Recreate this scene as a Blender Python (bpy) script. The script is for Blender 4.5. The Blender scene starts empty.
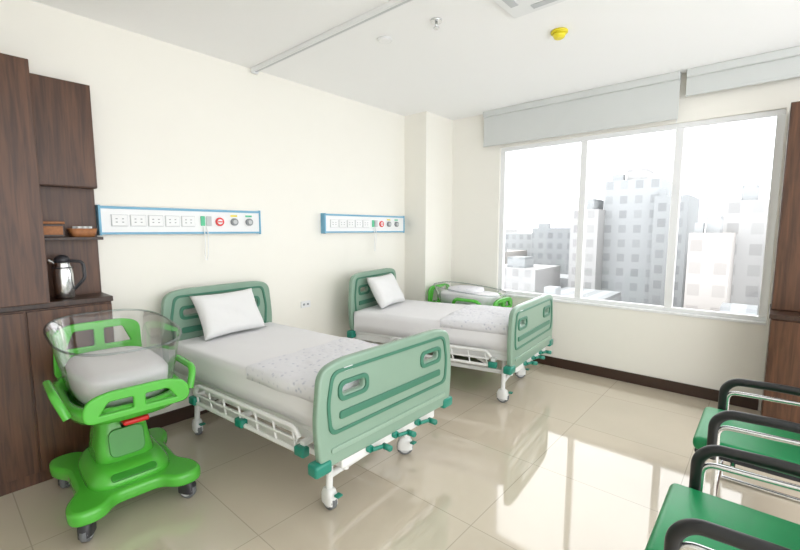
import bpy, bmesh, random
from math import *
from mathutils import Vector, Matrix
import mathutils
random.seed(3)
S=bpy.context.scene
C=S.collection
# ---------------------------------------------------------------- materials
def nodes(name):
    m=bpy.data.materials.new(name);m.use_nodes=True
    nt=m.node_tree;b=nt.nodes['Principled BSDF'];return m,nt,b
def P(name,col,rough=.5,metal=0,coat=0,emit=0,var=.04,scale=6,bump=0,bscale=60):
    m,nt,b=nodes(name)
    b.inputs['Roughness'].default_value=rough;b.inputs['Metallic'].default_value=metal
    b.inputs['Coat Weight'].default_value=coat
    tc=nt.nodes.new('ShaderNodeTexCoord');n=nt.nodes.new('ShaderNodeTexNoise');n.inputs['Scale'].default_value=scale
    nt.links.new(tc.outputs['Object'],n.inputs['Vector'])
    r=nt.nodes.new('ShaderNodeMix');r.data_type='RGBA'
    r.inputs[6].default_value=tuple(c*(1-var) for c in col)+(1,);r.inputs[7].default_value=tuple(min(1,c*(1+var)) for c in col)+(1,)
    nt.links.new(n.outputs['Fac'],r.inputs[0]);nt.links.new(r.outputs[2],b.inputs['Base Color'])
    if bump:
        n2=nt.nodes.new('ShaderNodeTexNoise');n2.inputs['Scale'].default_value=bscale
        nt.links.new(tc.outputs['Object'],n2.inputs['Vector'])
        bp=nt.nodes.new('ShaderNodeBump');bp.inputs['Strength'].default_value=bump;bp.inputs['Distance'].default_value=.01
        nt.links.new(n2.outputs['Fac'],bp.inputs['Height']);nt.links.new(bp.outputs['Normal'],b.inputs['Normal'])
    return m
M_wall=P('wall_paint_cream',(.89,.87,.80),.6,var=.01)
M_wallw=P('wall_paint_window_side',(.89,.87,.81),.6,var=.01)
M_ceil=P('ceiling_paint',(.97,.97,.965),.7,var=.005)
M_white=P('white_enamel',(.80,.81,.80),.3,var=.02)
M_plast=P('white_plastic',(.85,.86,.86),.35,var=.01)
M_grey=P('grey_rubber',(.28,.30,.31),.5)
M_lgrey=P('light_grey_plastic',(.55,.57,.58),.4)
M_dark=P('dark_plastic',(.03,.03,.035),.35)
M_black=P('black_armrest',(.012,.013,.014),.32)
M_sage=P('sage_green_plastic',(.245,.37,.285),.3,coat=.2,var=.03)
M_sage2=P('sage_green_light',(.29,.42,.33),.3,coat=.2,var=.03)
M_dgreen=P('dark_green_inset',(.055,.20,.13),.35)
M_teal=P('teal_plastic',(.01,.22,.155),.3,coat=.2)
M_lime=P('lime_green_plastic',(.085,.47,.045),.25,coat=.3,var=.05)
M_limed=P('lime_green_painted_shade',(.04,.27,.03),.3)  # darker copy of the lime, recess shade put into its colour
M_green=P('green_vinyl',(.005,.27,.09),.35,bump=.1,bscale=300)
M_steel=P('brushed_steel',(.75,.76,.77),.22,metal=1)
M_blue=P('blue_strip',(.17,.42,.60),.4)
M_red=P('red_plastic',(.7,.02,.02),.3)
M_yellow=P('yellow_plastic',(.8,.68,.03),.4)
M_grn2=P('socket_green',(.1,.55,.3),.4)
M_sheet=P('white_sheet',(.82,.815,.835),.8,bump=.3,bscale=7,var=.01)
M_pillow=P('pillow_cotton',(.79,.79,.79),.85,bump=.5,bscale=9,var=.01)
M_base=P('baseboard_brown',(.045,.022,.014),.35)
M_wicker=P('wicker',(.35,.14,.05),.6,var=.4,scale=60)
M_frame=P('window_frame_white',(.84,.85,.86),.3,var=.01)
M_blind=P('roller_blind_fabric',(.64,.66,.65),.8,var=.02)
M_rubber=P('caster_tread',(.16,.17,.18),.5)

def wood(name,a,b_):
    m,nt,b=nodes(name)
    tc=nt.nodes.new('ShaderNodeTexCoord');mp=nt.nodes.new('ShaderNodeMapping');mp.inputs['Scale'].default_value=(14,14,.9)
    n=nt.nodes.new('ShaderNodeTexNoise');n.inputs['Scale'].default_value=3.2;n.inputs['Detail'].default_value=8;n.inputs['Distortion'].default_value=.6
    r=nt.nodes.new('ShaderNodeValToRGB');r.color_ramp.elements[0].position=.32;r.color_ramp.elements[0].color=a+(1,);r.color_ramp.elements[1].position=.72;r.color_ramp.elements[1].color=b_+(1,)
    nt.links.new(tc.outputs['Object'],mp.inputs[0]);nt.links.new(mp.outputs[0],n.inputs['Vector']);nt.links.new(n.outputs['Fac'],r.inputs[0]);nt.links.new(r.outputs[0],b.inputs['Base Color'])
    b.inputs['Roughness'].default_value=.38
    return m
M_wood=wood('walnut_laminate',(.050,.019,.008),(.125,.053,.024))
M_woodd=wood('dark_walnut_counter',(.024,.010,.005),(.058,.026,.014))

def floor_mat():
    m,nt,b=nodes('polished_floor_tile')
    tc=nt.nodes.new('ShaderNodeTexCoord');br=nt.nodes.new('ShaderNodeTexBrick')
    br.offset=0;br.inputs['Scale'].default_value=1;br.inputs['Brick Width'].default_value=.8;br.inputs['Row Height'].default_value=.8
    br.inputs['Mortar Size'].default_value=.003;br.inputs['Mortar Smooth'].default_value=.2
    br.inputs['Color1'].default_value=(.65,.57,.455,1);br.inputs['Color2'].default_value=(.63,.56,.45,1);br.inputs['Mortar'].default_value=(.47,.41,.33,1)
    n=nt.nodes.new('ShaderNodeTexNoise');n.inputs['Scale'].default_value=2.2;n.inputs['Detail'].default_value=6
    mx=nt.nodes.new('ShaderNodeMix');mx.data_type='RGBA';mx.blend_type='MULTIPLY';mx.inputs[0].default_value=.12
    nt.links.new(tc.outputs['Object'],br.inputs['Vector']);nt.links.new(tc.outputs['Object'],n.inputs['Vector'])
    nt.links.new(br.outputs['Color'],mx.inputs[6]);nt.links.new(n.outputs['Fac'],mx.inputs[7]);nt.links.new(mx.outputs[2],b.inputs['Base Color'])
    b.inputs['Roughness'].default_value=.045;b.inputs['IOR'].default_value=2.1;b.inputs['Specular IOR Level'].default_value=.5
    return m
M_floor=floor_mat()
def clear_mat(name,tint,ref):
    m,nt,b=nodes(name);nt.nodes.remove(b)
    o=nt.nodes['Material Output'];t=nt.nodes.new('ShaderNodeBsdfTransparent');t.inputs[0].default_value=tint+(1,)
    g=nt.nodes.new('ShaderNodeBsdfGlossy');g.inputs['Roughness'].default_value=.06
    lw=nt.nodes.new('ShaderNodeLayerWeight');lw.inputs[0].default_value=.3
    mu=nt.nodes.new('ShaderNodeMath');mu.operation='MULTIPLY_ADD';mu.inputs[1].default_value=ref;mu.inputs[2].default_value=.03
    mx=nt.nodes.new('ShaderNodeMixShader')
    nt.links.new(lw.outputs['Fresnel'],mu.inputs[0]);nt.links.new(mu.outputs[0],mx.inputs[0]);nt.links.new(t.outputs[0],mx.inputs[1]);nt.links.new(g.outputs[0],mx.inputs[2]);nt.links.new(mx.outputs[0],o.inputs[0])
    return m
M_acry=clear_mat('clear_acrylic',(.975,.98,.98),.6)
M_rim=clear_mat('acrylic_rim',(.80,.83,.84),.5)
M_glass=clear_mat('window_glass',(.99,.995,1),.3)
def quilt_mat():
    m,nt,b=nodes('quilted_blanket')
    tc=nt.nodes.new('ShaderNodeTexCoord');v=nt.nodes.new('ShaderNodeTexVoronoi');v.inputs['Scale'].default_value=24
    r=nt.nodes.new('ShaderNodeValToRGB');r.color_ramp.elements[0].color=(.46,.48,.58,1);r.color_ramp.elements[1].color=(.78,.78,.82,1);r.color_ramp.elements[1].position=.30
    bp=nt.nodes.new('ShaderNodeBump');bp.inputs['Strength'].default_value=.5;bp.inputs['Distance'].default_value=.01
    nt.links.new(tc.outputs['Object'],v.inputs['Vector']);nt.links.new(v.outputs['Distance'],r.inputs[0]);nt.links.new(r.outputs[0],b.inputs['Base Color']);nt.links.new(v.outputs['Distance'],bp.inputs['Height']);nt.links.new(bp.outputs[0],b.inputs['Normal'])
    b.inputs['Roughness'].default_value=.85
    return m
M_quilt=quilt_mat()

# ---------------------------------------------------------------- geometry helpers
def empty(name,loc=(0,0,0),rz=0,par=None):
    e=bpy.data.objects.new(name,None);C.objects.link(e);e.location=loc;e.rotation_euler=(0,0,rz);e.empty_display_size=.2
    if par:e.parent=par
    return e
def finish(me,name,mat,par,loc=(0,0,0),rot=(0,0,0),smooth=False):
    o=bpy.data.objects.new(name,me);C.objects.link(o)
    if mat: me.materials.append(mat)
    o.location=loc;o.rotation_euler=rot
    if par: o.parent=par
    if smooth:
        for p in me.polygons:p.use_smooth=True
    return o
def box(name,a,b,mat,par=None,bev=0,seg=2,rot=(0,0,0)):
    c=[(a[i]+b[i])/2 for i in range(3)];h=[abs(b[i]-a[i]) for i in range(3)]
    bm=bmesh.new();bmesh.ops.create_cube(bm,size=1)
    for v in bm.verts:v.co=Vector((v.co.x*h[0],v.co.y*h[1],v.co.z*h[2]))
    if bev:bmesh.ops.bevel(bm,geom=list(bm.edges),offset=min(bev,min(h)*.49),segments=seg,profile=.5,affect='EDGES')
    me=bpy.data.meshes.new(name);bm.to_mesh(me);bm.free()
    return finish(me,name,mat,par,c,rot,smooth=bev>0 and seg>2)
def cyl(name,p0,p1,r,mat,par=None,r2=None,n=24,bev=0):
    p0=Vector(p0);p1=Vector(p1);d=p1-p0
    bm=bmesh.new();bmesh.ops.create_cone(bm,cap_ends=True,segments=n,radius1=r,radius2=r if r2 is None else r2,depth=d.length)
    if bev:bmesh.ops.bevel(bm,geom=[e for e in bm.edges if len(e.link_faces)==2 and any(len(f.verts)>4 for f in e.link_faces)],offset=bev,segments=3,affect='EDGES')
    me=bpy.data.meshes.new(name);bm.to_mesh(me);bm.free()
    o=finish(me,name,mat,par,(p0+p1)/2)
    o.rotation_euler=d.to_track_quat('Z','Y').to_euler()
    for p in me.polygons:
        p.use_smooth=len(p.vertices)<=4
    return o
def c2m(cu,name,mat,par,loc=(0,0,0),rot=(0,0,0),smooth=True):
    t=bpy.data.objects.new('tmp',cu);C.objects.link(t)
    dg=bpy.context.evaluated_depsgraph_get();me=bpy.data.meshes.new_from_object(t.evaluated_get(dg))
    bpy.data.objects.remove(t);bpy.data.curves.remove(cu)
    return finish(me,name,mat,par,loc,rot,smooth)
def fillet(pts,r,n=6,closed=False):
    pts=[Vector(p) for p in pts];out=[];N=len(pts)
    for i,p in enumerate(pts):
        if not closed and i in(0,N-1): out.append(p);continue
        a=pts[i-1];b=pts[(i+1)%N];rr=r[i] if isinstance(r,(list,tuple)) else r
        da=(a-p);db=(b-p);q=min(rr,da.length*.49,db.length*.49)
        if q<1e-5: out.append(p);continue
        s=p+da.normalized()*q;e=p+db.normalized()*q
        for k in range(n+1):
            t=k/n;out.append(s*(1-t)**2+p*2*t*(1-t)+e*t*t)
    return out
def tube(name,pts,r,mat,par=None,fil=.04,closed=False,res=5):
    cu=bpy.data.curves.new('c','CURVE');cu.dimensions='3D';cu.bevel_depth=r;cu.bevel_resolution=res;cu.use_fill_caps=True
    q=fillet(pts,fil,6,closed);sp=cu.splines.new('POLY');sp.points.add(len(q)-1)
    for i,p in enumerate(q):sp.points[i].co=(*p,1)
    sp.use_cyclic_u=closed
    return c2m(cu,name,mat,par)
def plate(name,outer,holes,th,mat,par,loc,rot=(pi/2,0,0),bev=.006,r=.05,hr=.03):
    """flat board with rounded outline and holes, drawn in x/z, thickness along y"""
    cu=bpy.data.curves.new('c','CURVE');cu.dimensions='2D';cu.fill_mode='BOTH';cu.extrude=th/2-bev;cu.bevel_depth=bev;cu.bevel_resolution=2
    for k,o in enumerate([outer]+holes):
        q=fillet([(x,y,0) for x,y in o],r if k==0 else hr,7,True)
        sp=cu.splines.new('POLY');sp.points.add(len(q)-1);sp.use_cyclic_u=True
        for i,p in enumerate(q):sp.points[i].co=(*p,1)
    return c2m(cu,name,mat,par,loc,rot,smooth=False)
def loft(name,secs,mat,par,loc=(0,0,0),n=40,cap0=True,cap1=True,solid=0,sub=0,rot=(0,0,0)):
    """secs: (z,rx,ry,exp,cx,cy,tilt)"""
    bm=bmesh.new();rings=[]
    for s in secs:
        z,rx,ry=s[:3];e=s[3] if len(s)>3 else 2;cx=s[4] if len(s)>4 else 0;cy=s[5] if len(s)>5 else 0;tl=s[6] if len(s)>6 else 0
        ring=[]
        for i in range(n):
            t=2*pi*i/n;c,sn=cos(t),sin(t)
            x=copysign(abs(c)**(2/e),c)*rx;y=copysign(abs(sn)**(2/e),sn)*ry
            ring.append(bm.verts.new((cx+x,cy+y,z+tl*y)))
        rings.append(ring)
    for a,b in zip(rings,rings[1:]):
        for i in range(n):bm.faces.new((a[i],a[(i+1)%n],b[(i+1)%n],b[i]))
    if cap0:bm.faces.new(rings[0][::-1])
    if cap1:bm.faces.new(rings[-1])
    me=bpy.data.meshes.new(name);bm.to_mesh(me);bm.free()
    o=finish(me,name,mat,par,loc,rot,True)
    if solid:
        md=o.modifiers.new('s','SOLIDIFY');md.thickness=solid;md.offset=0
    if sub:
        md=o.modifiers.new('u','SUBSURF');md.levels=sub;md.render_levels=sub
    return o
def rrect(x0,z0,x1,z1):return [(x0,z0),(x1,z0),(x1,z1),(x0,z1)]

# ---------------------------------------------------------------- room shell
YW,XW,H=3.62,4.80,3.04
XL,YB=-1.3,-1.6
CX=4.22
box('floor',(XL,YB,-.1),(XW+.2,YW+.2,0),M_floor)
box('ceiling',(XL,YB,H),(XW+.2,YW+.2,H+.1),M_ceil)
box('wall_back',(XL,YW,0),(XW+.2,YW+.15,H),M_wall)
box('wall_left',(XL-.15,YB,0),(XL,YW+.15,H),M_wall)
wy0,wy1,wz0,wz1=-.03,2.57,.79,2.60
T=.16
wr=empty('wall_right')
box('wall_right_sill',(XW,YB,0),(XW+T,YW,wz0),M_wallw,wr)
box('wall_right_lintel',(XW,YB,wz1),(XW+T,YW,H),M_wallw,wr)
box('wall_right_pier_1',(XW,wy1,wz0),(XW+T,YW,wz1),M_wallw,wr)
box('wall_right_pier_2',(XW,YB,wz0),(XW+T,wy0,wz1),M_wallw,wr)
box('corner_column',(CX,3.27,0),(XW,YW,H),M_wall)
# window
w=empty('window_1')
fx0,fx1=XW+.03,XW+.09
fw=.045
box('frame_bottom',(fx0,wy0,wz0),(fx1,wy1,wz0+fw),M_frame,w,.004)
box('frame_top',(fx0,wy0,wz1-fw),(fx1,wy1,wz1),M_frame,w,.004)
for i,y in enumerate((wy0+fw/2,.71,1.58,wy1-fw/2)):
    box('mullion_%d'%(i+1),(fx0,y-fw*.75,wz0+fw),(fx1,y+fw*.75,wz1-fw),M_frame,w,.004)
for i,(a,b) in enumerate(((wy0,.71),(.71,1.58),(1.58,wy1))):
    box('glass_%d'%(i+1),(fx0+.028,a+.05,wz0+fw),(fx0+.032,b-.05,wz1-fw),M_glass,w)
box('inner_sill',(XW-.015,wy0,wz0-.02),(XW+.05,wy1+.02,wz0+.004),M_frame,w,.004)
# baseboards
box('baseboard_right',(XW-.015,-.03,0),(XW,3.27,.11),M_base,None,.003)
box('baseboard_back',(.85,YW-.015,0),(CX,YW,.11),M_base,None,.003)
bc=empty('baseboard_column')
box('bc_1',(CX-.015,3.255,0),(CX,YW-.015,.11),M_base,bc);box('bc_2',(CX-.015,3.255,0),(XW-.015,3.27,.11),M_base,bc)
# roller blinds
def blind(y0,y1,zb,ch=True):
    g=empty('roller_blind')
    box('fabric',(XW-.075,y0,zb),(XW-.068,y1,H-.05),M_blind,g)
    box('bottom_bar',(XW-.082,y0,zb-.02),(XW-.061,y1,zb+.005),M_blind,g,.004)
    box('cassette',(XW-.11,y0,H-.07),(XW-.02,y1,H),M_blind,g,.01)
    if ch: tube('chain',[(XW-.05,y0+.01,H-.05),(XW-.05,y0+.01,1.0)],.0025,M_plast,g)
blind(.72,2.76,2.64);blind(-1.2,.67,2.83,False)

# ---------------------------------------------------------------- ceiling things
g=empty('ceiling_curtain_track')
box('rail',(2.085,-1.2,H-.035),(2.135,3.58,H),M_plast,g,.006)
box('slot',(2.102,-1.2,H-.037),(2.118,3.58,H-.03),M_lgrey,g)
box('end_cap',(2.08,3.57,H-.045),(2.14,3.6,H),M_plast,g,.004)
g=empty('smoke_detector',(3.20,1.26,H))
cyl('base',(0,0,-.02),(0,0,0),.06,M_yellow,g,bev=.005);cyl('dome',(0,0,-.055),(0,0,-.02),.033,M_yellow,g,r2=.052,bev=.006)
g=empty('ceiling_fire_sprinkler',(2.48,1.84,H))
cyl('escutcheon',(0,0,-.012),(0,0,0),.040,M_steel,g);cyl('stem',(0,0,-.05),(0,0,-.012),.009,M_steel,g);cyl('deflector',(0,0,-.056),(0,0,-.05),.02,M_steel,g)
g=empty('recessed_downlight',(2.46,2.31,H))
cyl('trim_ring',(0,0,-.01),(0,0,0),.06,M_plast,g,bev=.004);cyl('lens',(0,0,-.013),(0,0,-.009),.045,M_ceil,g)
g=empty('ceiling_air_conditioner',(2.33,.96,H))
box('fascia',(-.44,-.44,-.03),(.44,.44,0),M_plast,g,.01)
for i in range(4):
    a=i*pi/2
    o=box('vent_%d'%(i+1),(-.28,-.025,-.004),(.28,.025,.004),M_lgrey,g);o.location=(.36*sin(a),.36*cos(a),-.031);o.rotation_euler=(0,0,-a)
box('grille',(-.24,-.24,-.036),(.24,.24,-.028),M_lgrey,g,.003)

# ---------------------------------------------------------------- bed-head service panels
def panel(x0,L):
    g=empty('bedhead_service_panel',(x0,YW,1.56))
    D=-.065;Hh=.21
    box('housing',(0,D,0),(L,0,Hh),M_plast,g,.008)
    box('strip_top',(0,D-.006,Hh-.022),(L,D+.004,Hh-.004),M_blue,g,.002)
    box('strip_bottom',(0,D-.006,.004),(L,D+.004,.020),M_blue,g,.002)
    box('end_l',(-.008,D-.008,-.003),(.008,0,Hh+.003),M_blue,g,.004)
    box('end_r',(L-.008,D-.008,-.003),(L+.008,0,Hh+.003),M_blue,g,.004)
    for i,x in enumerate((.12,.24,.36,.48,.60)):
        box('socket_%d'%i,(x-.05,D-.010,.065),(x+.05,D,.145),M_plast,g,.004)
        box('socket_rim_%d'%i,(x-.053,D-.003,.062),(x+.053,D+.002,.148),M_lgrey,g)
        for dx in(-.02,.02):
            for dz in(-.012,.012): box('slot',(x+dx-.006,D-.0115,.105+dz-.003),(x+dx+.006,D-.009,.105+dz+.003),M_grey,g)
    box('switch_green',(.70,D-.01,.07),(.735,D,.15),M_grn2,g,.003);box('switch_white',(.745,D-.01,.07),(.79,D,.15),M_lgrey,g,.003)
    cyl('nurse_call_ring',(.86,D-.012,.105),(.86,D,.105),.036,M_red,g);cyl('nurse_call_button',(.86,D-.016,.105),(.86,D-.010,.105),.022,M_plast,g)
    box('nurse_call_bar',(.84,D-.018,.1),(.88,D-.014,.11),M_red,g)
    for i,x in enumerate((.99,1.13)):
        cyl('gas_outlet_%d'%i,(x,D-.02,.105),(x,D,.105),.032,M_grey,g);cyl('gas_core_%d'%i,(x,D-.03,.105),(x,D-.018,.105),.018,M_lgrey,g)
        box('gas_label_%d'%i,(x-.03,D-.003,.15),(x+.03,D+.001,.165),M_grn2 if i else M_yellow,g)
    tube('call_cord',[(.72,D-.01,.06),(.72,D-.03,-.02),(.715,D-.02,-.2),(.73,D-.02,-.22),(.742,D-.02,-.17),(.745,D-.03,0),(.745,D-.01,.06)],.004,M_plast,g,.02)
panel(.848,1.24);panel(2.85,1.28)
g=empty('wall_socket',(2.62,YW,.82));box('plate',(-.06,-.01,-.035),(.06,0,.035),M_plast,g,.003)
for dx in(-.025,.025):box('hole',(dx-.012,-.012,-.01),(dx+.012,-.009,.01),M_grey,g)

# ---------------------------------------------------------------- left cabinet unit
g=empty('built_in_cabinet')
CR=.835
box('base_carcass',(-.6,3.37,.0),(CR,YW,1.11),M_wood,g,.002)
box('counter',(-.6,3.34,1.115),(CR+.005,YW,1.15),M_woodd,g,.003)
for i,(a,b) in enumerate(((-.55,-.06),(-.055,.385),(.39,CR))):
    box('base_door_%d'%i,(a+.003,3.352,.08),(b-.003,3.37,1.10),M_wood,g,.002)
box('tall_carcass',(-.6,3.30,1.15),(.50,YW,2.58),M_wood,g,.002)
box('tall_door_1',(.07,3.282,1.155),(.497,3.30,2.575),M_wood,g,.002);box('tall_door_2',(-.4,3.282,1.155),(.065,3.30,2.575),M_wood,g,.002)
box('upper_carcass',(.50,3.50,1.88),(CR,YW,2.56),M_wood,g,.002)
box('upper_door',(.505,3.482,1.885),(CR-.003,3.50,2.555),M_wood,g,.002)
box('nook_back',(.50,YW-.03,1.15),(CR,YW,1.88),M_wood,g)
box('nook_shelf',(.50,3.44,1.53),(CR,YW-.03,1.55),M_woodd,g,.002)
# right cabinet
g=empty('wardrobe')
XR=XW-.02;dy=-.04
box('base_carcass',(4.22,-1.3,0),(XR,-.01+dy,.93),M_wood,g,.002);box('base_top',(4.19,-1.3,.93),(XR,dy,.965),M_woodd,g,.003)
for i,y in enumerate((-.01+dy,-.41+dy,-.81+dy)):
    box('base_door_%d'%i,(4.203,y-.395,.08),(4.22,y-.005,.92),M_wood,g,.002)
    box('upper_door_%d'%i,(4.433,y-.395,.97),(4.45,y-.005,2.55),M_wood,g,.002)
    tube('handle_%d'%i,[(4.20,y-.34,.70),(4.175,y-.34,.70),(4.175,y-.34,.82),(4.20,y-.34,.82)],.006,M_steel,g,.01)
box('upper_carcass',(4.45,-1.3,.965),(XR,-.01+dy,2.56),M_wood,g,.002)

# thermos + basket on shelf
g=empty('thermos_flask',(.60,3.45,1.151))
loft('body',[(0,.048,.048),(.01,.056,.056),(.16,.056,.056),(.20,.05,.05),(.225,.04,.04),(.235,.042,.042)],M_steel,g,n=28)
loft('lid',[(.235,.042,.042),(.26,.042,.042),(.275,.03,.03),(.285,.012,.012)],M_dark,g,n=28)
tube('handle',[(.04,-.02,.245),(.10,-.05,.24),(.105,-.055,.13),(.05,-.025,.06)],.010,M_dark,g,.03)
tube('spout',[(-.03,.015,.225),(-.065,.03,.25)],.014,M_steel,g)
loft('collar',[(.20,.052,.052),(.206,.052,.052)],M_dark,g,n=28)
g=empty('woven_basket',(.735,3.51,1.551))
loft('basket_wall',[(0,.06,.045,4),(.055,.078,.055,4)],M_wicker,g,cap1=False,solid=.006)
for i in range(6): loft('roll_%d'%i,[(.02,.012,.012),(.07,.012,.012)],M_plast,g,loc=(-.04+.016*i,(-1)**i*.015,0),n=12)
g=empty('wooden_box',(.57,3.51,1.551));box('box_body',(-.06,-.05,0),(.06,.05,.085),M_woodd,g,.004);box('box_lid',(-.063,-.053,.085),(.063,.053,.1),M_wicker,g,.003)
box('box_drawer',(-.05,-.056,.015),(.05,-.05,.07),M_wicker,g,.002)

# ---------------------------------------------------------------- caster helper
def caster(g,x,y,r=.055,col=M_white,top=.15,ang=0,name='caster'):
    e=bpy.data.objects.new(name,None);C.objects.link(e);e.parent=g;e.location=(x,y,0);e.rotation_euler=(0,0,ang)
    cyl('tread',(-.02,0,r),(.02,0,r),r,M_rubber,e,bev=.006,n=28)
    cyl('hub',(-.024,0,r),(.024,0,r),r*.72,M_lgrey,e,n=24,bev=.003)
    loft('hood',[(r*.7,.034,r*.95,3,0,0),(r*1.5,.034,r*.95,3),(r*2.05,.03,r*.7,3),(r*2.25,.018,.02,2)],col,e,n=24,cap0=False)
    cyl('stem',(0,0,r*2.1),(0,0,top+.02),.012,M_steel,e)
    return e

# ---------------------------------------------------------------- hospital bed
def endboard(g,y,W,z0,z1,side,nm,yaw=0):
    e=empty(nm,(0,y,0),yaw,g)
    h=z1-z0;w=W/2
    out=[(-w+.02,0),(w-.02,0),(w,h*.45),(w-.03,h-.03),(w-.16,h),(-w+.16,h),(-w+.03,h-.03),(-w,h*.45)]
    hz=h*.64
    holes=[rrect(-w+.15,hz,-w+.33,hz+.07),rrect(w-.33,hz,w-.15,hz+.07)]
    plate(nm+'_panel',out,holes,.045,M_sage,e,(0,0,z0),bev=.012,r=.07,hr=.035)
    yy=side*.026
    o2=[(-w+.07,h*.30),(w-.07,h*.30),(w-.055,h*.62),(w-.09,h-.04),(-w+.09,h-.04),(-w+.055,h*.62)]
    i2=[(-w+.084,h*.325),(w-.084,h*.325),(w-.068,h*.61),(w-.102,h-.052),(-w+.102,h-.052),(-w+.068,h*.61)]
    plate(nm+'_moulding',o2,[i2],.010,M_dgreen,e,(0,yy,z0),bev=.003,r=.05,hr=.05)
    for k,s in enumerate((-1,1)):
        cx=s*(w-.24)
        plate(nm+'_grip_%d'%k,rrect(cx-.108,hz-.018,cx+.108,hz+.088),[rrect(cx-.09,hz,cx+.09,hz+.07)],.014,M_dgreen,e,(0,yy,z0),bev=.003,r=.045,hr=.035)
    plate(nm+'_stripe',[(-w+.14,h*.43),(w-.14,h*.43),(w-.14,h*.50),(-w+.14,h*.50)],[],.012,M_dgreen,e,(0,yy,z0),bev=.003,r=.012)
    plate(nm+'_lower_rib',rrect(-w+.08,h*.12,w-.08,h*.16),[],.012,M_sage2,e,(0,yy,z0),bev=.003,r=.01)
    return e
def pillow(g,loc,rot,w=.62,d=.40,t=.15):
    bm=bmesh.new();n=22;gr={}
    for s in(1,-1):
        for i in range(n+1):
            for j in range(n+1):
                u=-1+2*i/n;v=-1+2*j/n
                if s==-1 and(i in(0,n) or j in(0,n)): gr[(s,i,j)]=gr[(1,i,j)];continue
                f=max(0,(1-u**4)*(1-v**4))**.45
                x=u*w/2*(1-.07*(1-v*v));y=v*d/2*(1-.08*(1-u*u))
                z=s*t/2*f*(1+.06*sin(5*u+2*v)*cos(4*v))
                gr[(s,i,j)]=bm.verts.new((x,y,z))
        for i in range(n):
            for j in range(n):
                q=[gr[(s,i,j)],gr[(s,i+1,j)],gr[(s,i+1,j+1)],gr[(s,i,j+1)]]
                bm.faces.new(q if s==1 else q[::-1])
    me=bpy.data.meshes.new('pillow_mesh');bm.to_mesh(me);bm.free()
    return finish(me,'pillow',M_pillow,g,loc,rot,True)
def soft_slab(name,x0,y0,x1,y1,z0,z1,mat,g,amp=.004,droop=0,seed=0,nx=40,ny=60,r=.035):
    """mattress-like slab with a rounded, slightly wrinkled top skin hanging down its sides"""
    bm=bmesh.new();V=[]
    for j in range(ny+1):
        row=[]
        for i in range(nx+1):
            u=-1+2*i/nx;v=-1+2*j/ny
            def m(t):
                a=abs(t);s=copysign(1,t)
                if a<.86:return s*a/.86,0
                return s*1.0,(a-.86)/.14
            ux,dx=m(u);vy,dy=m(v);dd=max(dx,dy)
            x=(x0+x1)/2+ux*(x1-x0)/2;y=(y0+y1)/2+vy*(y1-y0)/2
            z=z1-dd*(z1-z0)
            nz=mathutils.noise.noise(Vector((x*4+seed,y*4,z*5)));n2=mathutils.noise.noise(Vector((x*11+seed,y*9,z*9)))
            if dd==0:
                e=min((1-abs(ux))*(x1-x0)/2,(1-abs(vy))*(y1-y0)/2)
                if e<r: z-=r*(1-sqrt(max(0,1-(1-e/r)**2)))*.6
                z+=amp*nz+amp*.6*n2
            else:
                cx=(x-(x0+x1)/2);x+=copysign(1,cx)*amp*1.5*nz if abs(ux)>=1 else 0
                y+=copysign(1,vy)*amp*1.5*nz if abs(vy)>=1 else 0
            row.append(bm.verts.new((x,y,z)))
        V.append(row)
    for j in range(ny):
        for i in range(nx):bm.faces.new((V[j][i],V[j][i+1],V[j+1][i+1],V[j+1][i]))
    rim=[V[0][i] for i in range(nx)]+[V[j][nx] for j in range(ny)]+[V[ny][i] for i in range(nx,0,-1)]+[V[j][0] for j in range(ny,0,-1)]
    bm.faces.new(rim[::-1])
    bmesh.ops.recalc_face_normals(bm,faces=bm.faces)
    me=bpy.data.meshes.new(name);bm.to_mesh(me);bm.free()
    return finish(me,name,mat,g,(0,0,0),(0,0,0),True)
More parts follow.
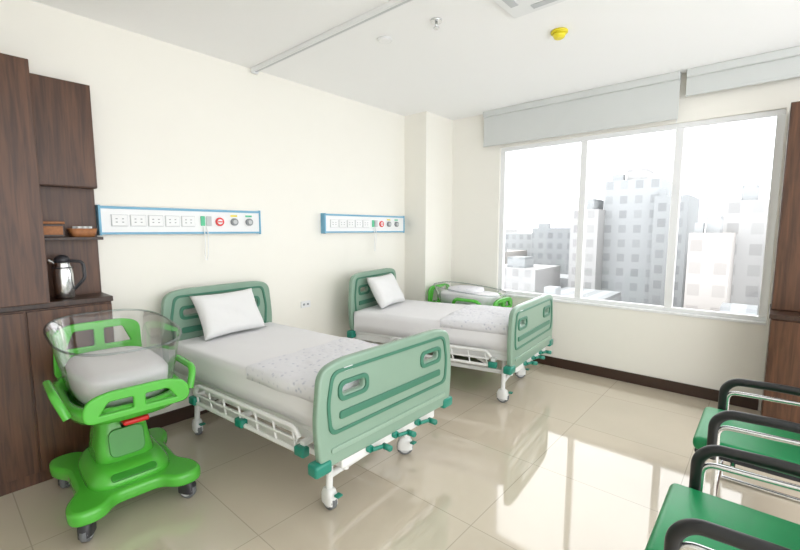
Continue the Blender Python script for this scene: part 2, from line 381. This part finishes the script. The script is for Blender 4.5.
def bed(loc,rz,WF,WH,L,b,yaw,my):
    g=empty('hospital_bed',loc,rz)
    fe=endboard(g,0,WF,.385,.92,-1,'footboard',yaw)
    endboard(g,L,WH,.52,1.12,-1,'headboard')
    W=WH+.04
    w=W/2
    for s in(-1,1):
        box('frame_side',(s*(w-.09)-.02,my,.42),(s*(w-.09)+.02,L-.02,.48),M_white,g,.006)
        box('lower_frame_side',(s*.33-.02,.18,.26),(s*.33+.02,L-.18,.30),M_white,g,.006)
    box('frame_foot',(-w+.07,my,.42),(w-.07,my+.04,.48),M_white,g,.006)
    box('frame_head',(-w+.07,L-.06,.42),(w-.07,L-.02,.48),M_white,g,.006)
    box('deck',(-w+.06,my,.48),(w-.06,L-.03,.53),M_white,g,.01)
    for s in(-1,1):
        tube('foot_post',[(s*.33,my+.02,.26),(s*.33,my+.02,.46)],.018,M_white,g)
        tube('head_post',[(s*.33,L-.05,.26),(s*.33,L-.05,.57)],.018,M_white,g)
    for y in(.18,L-.22):
        tube('cross_bar',[(-.37,y,.20),(.37,y,.20)],.02,M_white,g)
        for s in(-1,1):
            tube('leg',[(s*.35,y,.44),(s*.37,y,.13)],.02,M_white,g,0)
            caster(g,s*.37,y,.058,M_white,.14,ang=.4*s+.2)
            box('brake_pedal',(s*.37-.02,y-.09,.10),(s*.37+.02,y-.055,.112),M_teal,g,.004)
    for s in(-1,1):
        tube('scissor_link',[(s*.30,.25,.28),(s*.30,.62,.44)],.014,M_white,g)
        tube('scissor_link',[(s*.30,L-.3,.28),(s*.30,L-.7,.44)],.014,M_white,g)
    tube('crank_shaft',[(.0,.02,.35),(.0,.9,.35)],.012,M_steel,g)
    for x in(-.22,0,.22):
        cyl('crank_boss',(x,-.03,.355),(x,.03,.355),.022,M_teal,fe,bev=.004)
        tube('crank_arm',[(x,-.035,.355),(x+.09,-.045,.345)],.012,M_teal,fe)
        cyl('crank_knob',(x+.09,-.1,.345),(x+.09,-.035,.345),.018,M_teal,fe,bev=.005)
    box('foot_crossbeam',(-.42,-.005,.315),(.42,.08,.385),M_white,fe,.008)
    for s in(-1,1):
        wf=WF/2
        box('bumper',(s*(wf-.03)-.06,-.035,.35),(s*(wf-.03)+.05,.045,.42),M_teal,fe,.018,4)
        box('head_bumper',(s*(w-.05)-.05,L-.04,.44),(s*(w-.05)+.04,L+.04,.52),M_teal,g,.018,4)
        X=s*(w-.005)
        y0,y1=.26,L-.5
        tube('side_rail_top',[(X,y0,.46),(X,y0+.04,.51),(X,y1-.04,.51),(X,y1,.46)],.014,M_white,g,.03)
        tube('side_rail_mid',[(X,y0+.02,.44),(X,y1-.02,.44)],.009,M_white,g)
        tube('side_rail_bottom',[(X,y0,.38),(X,y1,.38)],.014,M_white,g)
        for k in range(7):
            yy=y0+.03+(y1-y0-.06)*k/6
            tube('side_rail_bar',[(X,yy,.385),(X,yy+.03,.505)],.007,M_white,g)
        for k,yy in enumerate((y0-.02,(y0+y1)/2,y1+.02)):
            box('side_rail_hinge',(X-.028,yy-.04,.365),(X+.022,yy+.04,.42),M_teal,g,.01,3)
            box('rail_bracket',(min(X,s*(w-.1)),yy-.02,.42),(max(X,s*(w-.1)),yy+.02,.445),M_white,g,.004)
    soft_slab('mattress',-w+.045,my+.01,w-.045,L-.035,.52,.735,M_sheet,g,amp=.004,seed=loc[0])
    soft_slab('quilted_blanket',-w+.035,b[1],b[2],b[3],.67,.765,M_quilt,g,amp=.010,seed=loc[0]+7,nx=36,ny=36,r=.05)
    pillow(g,(-.03,L-.18,.915),(radians(60),0,radians(2)),w=.57,d=.38,t=.14)
    box('ward_tag',(-w+.1,-.03,.865),(-w+.16,-.024,.885),M_plast,fe)
    return g
bed((1.82,1.65,0),radians(4.6),1.17,.99,1.87,(0,.09,.40,.80),radians(-4.2),.065)
bed((3.86,1.67,0),radians(13),1.17,1.0,1.80,(0,.13,.40,.78),radians(-8),.10)

# ---------------------------------------------------------------- baby bassinet
def bassinet(loc,rz,low=False):
    g=empty('baby_bassinet',loc,rz)
    # star-shaped plinth with waisted sides
    out=[(-.30,-.37),(-.19,-.38),(-.12,-.29),(.12,-.29),(.19,-.38),(.30,-.37),(.30,-.25),(.235,-.14),(.235,.14),(.30,.25),(.30,.37),(.19,.38),(.12,.29),(-.12,.29),(-.19,.38),(-.30,.37),(-.30,.25),(-.235,.14),(-.235,-.14),(-.30,-.25)]
    plate('plinth',out,[],.075,M_lime,g,(0,0,.15),rot=(0,0,0),bev=.022,r=.05)
    loft('plinth_hump',[(.17,.215,.27,4),(.22,.205,.26,4),(.26,.18,.235,4,0,.01),(.275,.15,.20,4,0,.02)],M_lime,g)
    loft('stem_housing',[(.25,.155,.19,4.5,0,.04),(.34,.14,.165,4.5,0,.055),(.44,.125,.14,4.5,0,.065),(.52,.115,.125,4,0,.07),(.54,.10,.11,3.5,0,.07)],M_lime,g)
    plate('stem_recess_shade',rrect(-.085,0,.085,.15),[],.016,M_limed,g,(0,-.132,.30),bev=.004,r=.04,rot=(radians(77),0,0))  # thin plate on the surface, darker green paints the shade of a recess
    plate('plinth_recess_shade',rrect(-.11,-.02,.11,.02),[],.012,M_limed,g,(0,-.245,.235),bev=.003,r=.018,rot=(radians(35),0,0))  # same here: recess shade painted by a darker plate, nothing cut in
    for sx in(-1,1):
        for sy in(-1,1):
            caster(g,sx*.245,sy*.325,.055,M_dark,.11,ang=.5*sx)
    cyl('column',(0,.06,.52),(0,.06,.60),.06,M_dark,g,n=24)
    box('release_lever',(-.03,-.22,.50),(.10,-.03,.53),M_red,g,.012,3)
    cyl('gas_spring',(.0,-.06,.45),(.0,-.12,.55),.02,M_dark,g)
    loft('under_tray',[(.52,.09,.12,2.5,0,.03),(.55,.16,.25,2.8),(.58,.20,.32,3),(.60,.21,.33,3)],M_lime,g)
    loft('tray_ring',[(.59,.20,.32,3.2),(.61,.265,.40,3.2),(.66,.295,.44,3.2),(.695,.29,.437,3.2),(.695,.25,.395,3.2),(.64,.225,.35,3.2)],M_lime,g,cap0=False,cap1=False)
    for sy,zt in((-1,.13),(1,.22 if low else .33)):
        y=sy*.43
        hb=.02 if (sy<0 or low) else .17
        plate('end_frame',[(-.24,0),(.24,0),(.23,zt-.03),(.14,zt),(-.14,zt),(-.23,zt-.03)],
              [[(-.19,hb),(-.02,hb),(-.02,zt-.035),(-.14,zt-.035)],[(.02,hb),(.19,hb),(.14,zt-.035),(.02,zt-.035)]],.03,M_lime,g,(0,y+sy*.02,.66),bev=.008,r=.05,hr=.02)
    for s in(-1,1):
        tube('side_grip',[(s*.285,-.34,.67),(s*.325,-.30,.78),(s*.325,.02,.78),(s*.285,.06,.67)],.02,M_lime,g,.06)
    ex=2.8;zr=.87 if low else 1.02
    loft('acrylic_basin',[(.66,.18,.30,3.4),(.665,.215,.345,3.4),(.74,.245,.385,3.4,0,0,.02),(zr-.04,.29,.44,3.0,0,0,.07),(zr,.305,.455,ex,0,0,.08)],M_acry,g,cap1=False,n=64)
    tube('basin_rim',[(copysign(abs(cos(t))**(2/ex),cos(t))*.305,copysign(abs(sin(t))**(2/ex),sin(t))*.455,zr+.08*copysign(abs(sin(t))**(2/ex),sin(t))*.455) for t in [2*pi*i/64 for i in range(64)]],.006,M_rim,g,0,True,3)
    loft('bassinet_mattress',[(.67,.20,.33,3.4),(.69,.215,.35,3.4),(.80,.225,.365,3.4),(.825,.21,.345,3.4),(.835,.13,.25,3)],M_sheet,g)
    if low: loft('folded_baby_blanket',[(.83,.17,.20,3.4,0,.05),(.85,.18,.21,3.4,0,.05),(.88,.175,.20,3.4,0,.05),(.89,.12,.14,3,0,.05)],M_quilt,g)
    return g
bassinet((.712,2.86,0),radians(-3))
bassinet((4.46,2.76,0),radians(2),True)

# ---------------------------------------------------------------- armchairs
def chair(loc,rz=0):
    """front faces +y; origin = centre of width at floor, y=0 front"""
    g=empty('visitor_armchair',loc,rz)
    w=.29
    box('seat_cushion',(-w+.01,-.56,.40),(w-.01,.06,.475),M_green,g,.03,4)
    box('seat_shell',(-w+.03,-.55,.375),(w-.03,.05,.405),M_dark,g,.01)
    o=box('back_cushion',(-w+.02,-.035,-.25),(w-.02,.035,.27),M_green,g,.03,4);o.location=(0,-.60,.72);o.rotation_euler=(radians(12),0,0)
    for s in(-1,1):
        x=s*(w+.02)
        tube('armrest',[(x,-.03,.40),(x,-.03,.60),(x,-.08,.655),(x,-.30,.665),(x,-.62,.655)],.024,M_black,g,.06)
        tube('steel_frame',[(x,-.05,.02),(x,-.05,.58),(x,-.58,.60),(x,-.66,.02)],.013,M_steel,g,.05)
        tube('floor_skid',[(x,-.03,.014),(x,-.68,.014)],.013,M_steel,g)
        tube('side_rail',[(x,-.05,.37),(x,-.6,.37)],.012,M_steel,g)
        for yy in(-.12,-.5): tube('seat_support',[(x,yy,.375),(s*(w-.1),yy,.385)],.011,M_steel,g)
        tube('back_post',[(s*(w-.04),-.55,.38),(s*(w-.04),-.69,.95)],.013,M_steel,g)
    tube('front_stretcher',[(-w-.02,-.05,.12),(w+.02,-.05,.12)],.011,M_steel,g)
    return g
chair((2.98,.18,0));chair((1.88,.20,0))

# ---------------------------------------------------------------- city outside
def bmat(name,col,e):
    m,nt,b=nodes(name)
    tc=nt.nodes.new('ShaderNodeTexCoord');br=nt.nodes.new('ShaderNodeTexBrick');br.offset=0
    se=nt.nodes.new('ShaderNodeSeparateXYZ');cb=nt.nodes.new('ShaderNodeCombineXYZ')
    nt.links.new(tc.outputs['Object'],se.inputs[0]);nt.links.new(se.outputs['Y'],cb.inputs[0]);nt.links.new(se.outputs['Z'],cb.inputs[1])
    br.inputs['Scale'].default_value=1;br.inputs['Brick Width'].default_value=1.2;br.inputs['Row Height'].default_value=1.3;br.inputs['Mortar Size'].default_value=.30;br.inputs['Mortar Smooth'].default_value=.0
    br.inputs['Color1'].default_value=tuple(c*.74 for c in col)+(1,);br.inputs['Color2'].default_value=tuple(c*.92 for c in col)+(1,);br.inputs['Mortar'].default_value=col+(1,)
    nt.links.new(cb.outputs[0],br.inputs['Vector']);nt.links.new(br.outputs['Color'],b.inputs['Base Color'])
    b.inputs['Roughness'].default_value=1;b.inputs['Specular IOR Level'].default_value=.1
    return m
BM=[bmat('hazy_facade_%d'%i,tuple(x*.53 for x in c),0) for i,c in enumerate(((.75,.78,.80),(.80,.80,.80),(.68,.71,.73),(.83,.79,.76)))]  # distance haze is put into these pale, low-contrast facade colours
city=empty('city_buildings')
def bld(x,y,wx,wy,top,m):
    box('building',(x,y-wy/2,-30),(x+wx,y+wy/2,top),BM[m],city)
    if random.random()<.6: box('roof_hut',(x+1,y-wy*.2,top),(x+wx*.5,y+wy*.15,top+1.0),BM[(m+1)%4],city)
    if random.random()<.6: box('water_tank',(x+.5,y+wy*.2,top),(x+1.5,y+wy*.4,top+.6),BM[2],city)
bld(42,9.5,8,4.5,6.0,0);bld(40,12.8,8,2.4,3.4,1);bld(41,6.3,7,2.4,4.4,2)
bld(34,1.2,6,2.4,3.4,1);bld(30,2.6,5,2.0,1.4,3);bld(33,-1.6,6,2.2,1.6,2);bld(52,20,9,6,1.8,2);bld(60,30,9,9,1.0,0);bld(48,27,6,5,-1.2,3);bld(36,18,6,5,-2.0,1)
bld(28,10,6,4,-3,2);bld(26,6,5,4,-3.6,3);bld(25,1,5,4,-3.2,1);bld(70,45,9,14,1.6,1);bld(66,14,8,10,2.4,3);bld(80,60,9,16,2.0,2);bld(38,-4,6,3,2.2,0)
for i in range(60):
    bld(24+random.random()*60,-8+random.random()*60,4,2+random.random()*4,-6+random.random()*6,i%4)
box('city_ground',(14,-150,-30.2),(300,250,-30),BM[1],None)

# ---------------------------------------------------------------- light
W=bpy.data.worlds.new('hazy_sky');S.world=W;W.use_nodes=True
nt=W.node_tree;bg=nt.nodes['Background'];tc=nt.nodes.new('ShaderNodeTexCoord');sp=nt.nodes.new('ShaderNodeSeparateXYZ');cr=nt.nodes.new('ShaderNodeValToRGB')
cr.color_ramp.elements[0].position=.45;cr.color_ramp.elements[0].color=(.95,.97,1,1);cr.color_ramp.elements[1].position=.75;cr.color_ramp.elements[1].color=(1,.995,.98,1)
ma=nt.nodes.new('ShaderNodeMath');ma.operation='MULTIPLY_ADD';ma.inputs[1].default_value=.5;ma.inputs[2].default_value=.5
nt.links.new(tc.outputs['Generated'],sp.inputs[0]);nt.links.new(sp.outputs['Z'],ma.inputs[0]);nt.links.new(ma.outputs[0],cr.inputs[0]);nt.links.new(cr.outputs[0],bg.inputs[0])
bg.inputs[1].default_value=2.0
S.view_settings.view_transform='Standard';S.view_settings.look='None';S.view_settings.exposure=.78

# ---------------------------------------------------------------- camera
cam=bpy.data.cameras.new('camera');co=bpy.data.objects.new('camera',cam);C.objects.link(co)
cam.sensor_width=36;cam.lens=420/800*36;cam.clip_start=.05;cam.clip_end=500
co.location=(0,0,1.6);co.rotation_euler=(pi/2-.108,0,-.851)
S.camera=co
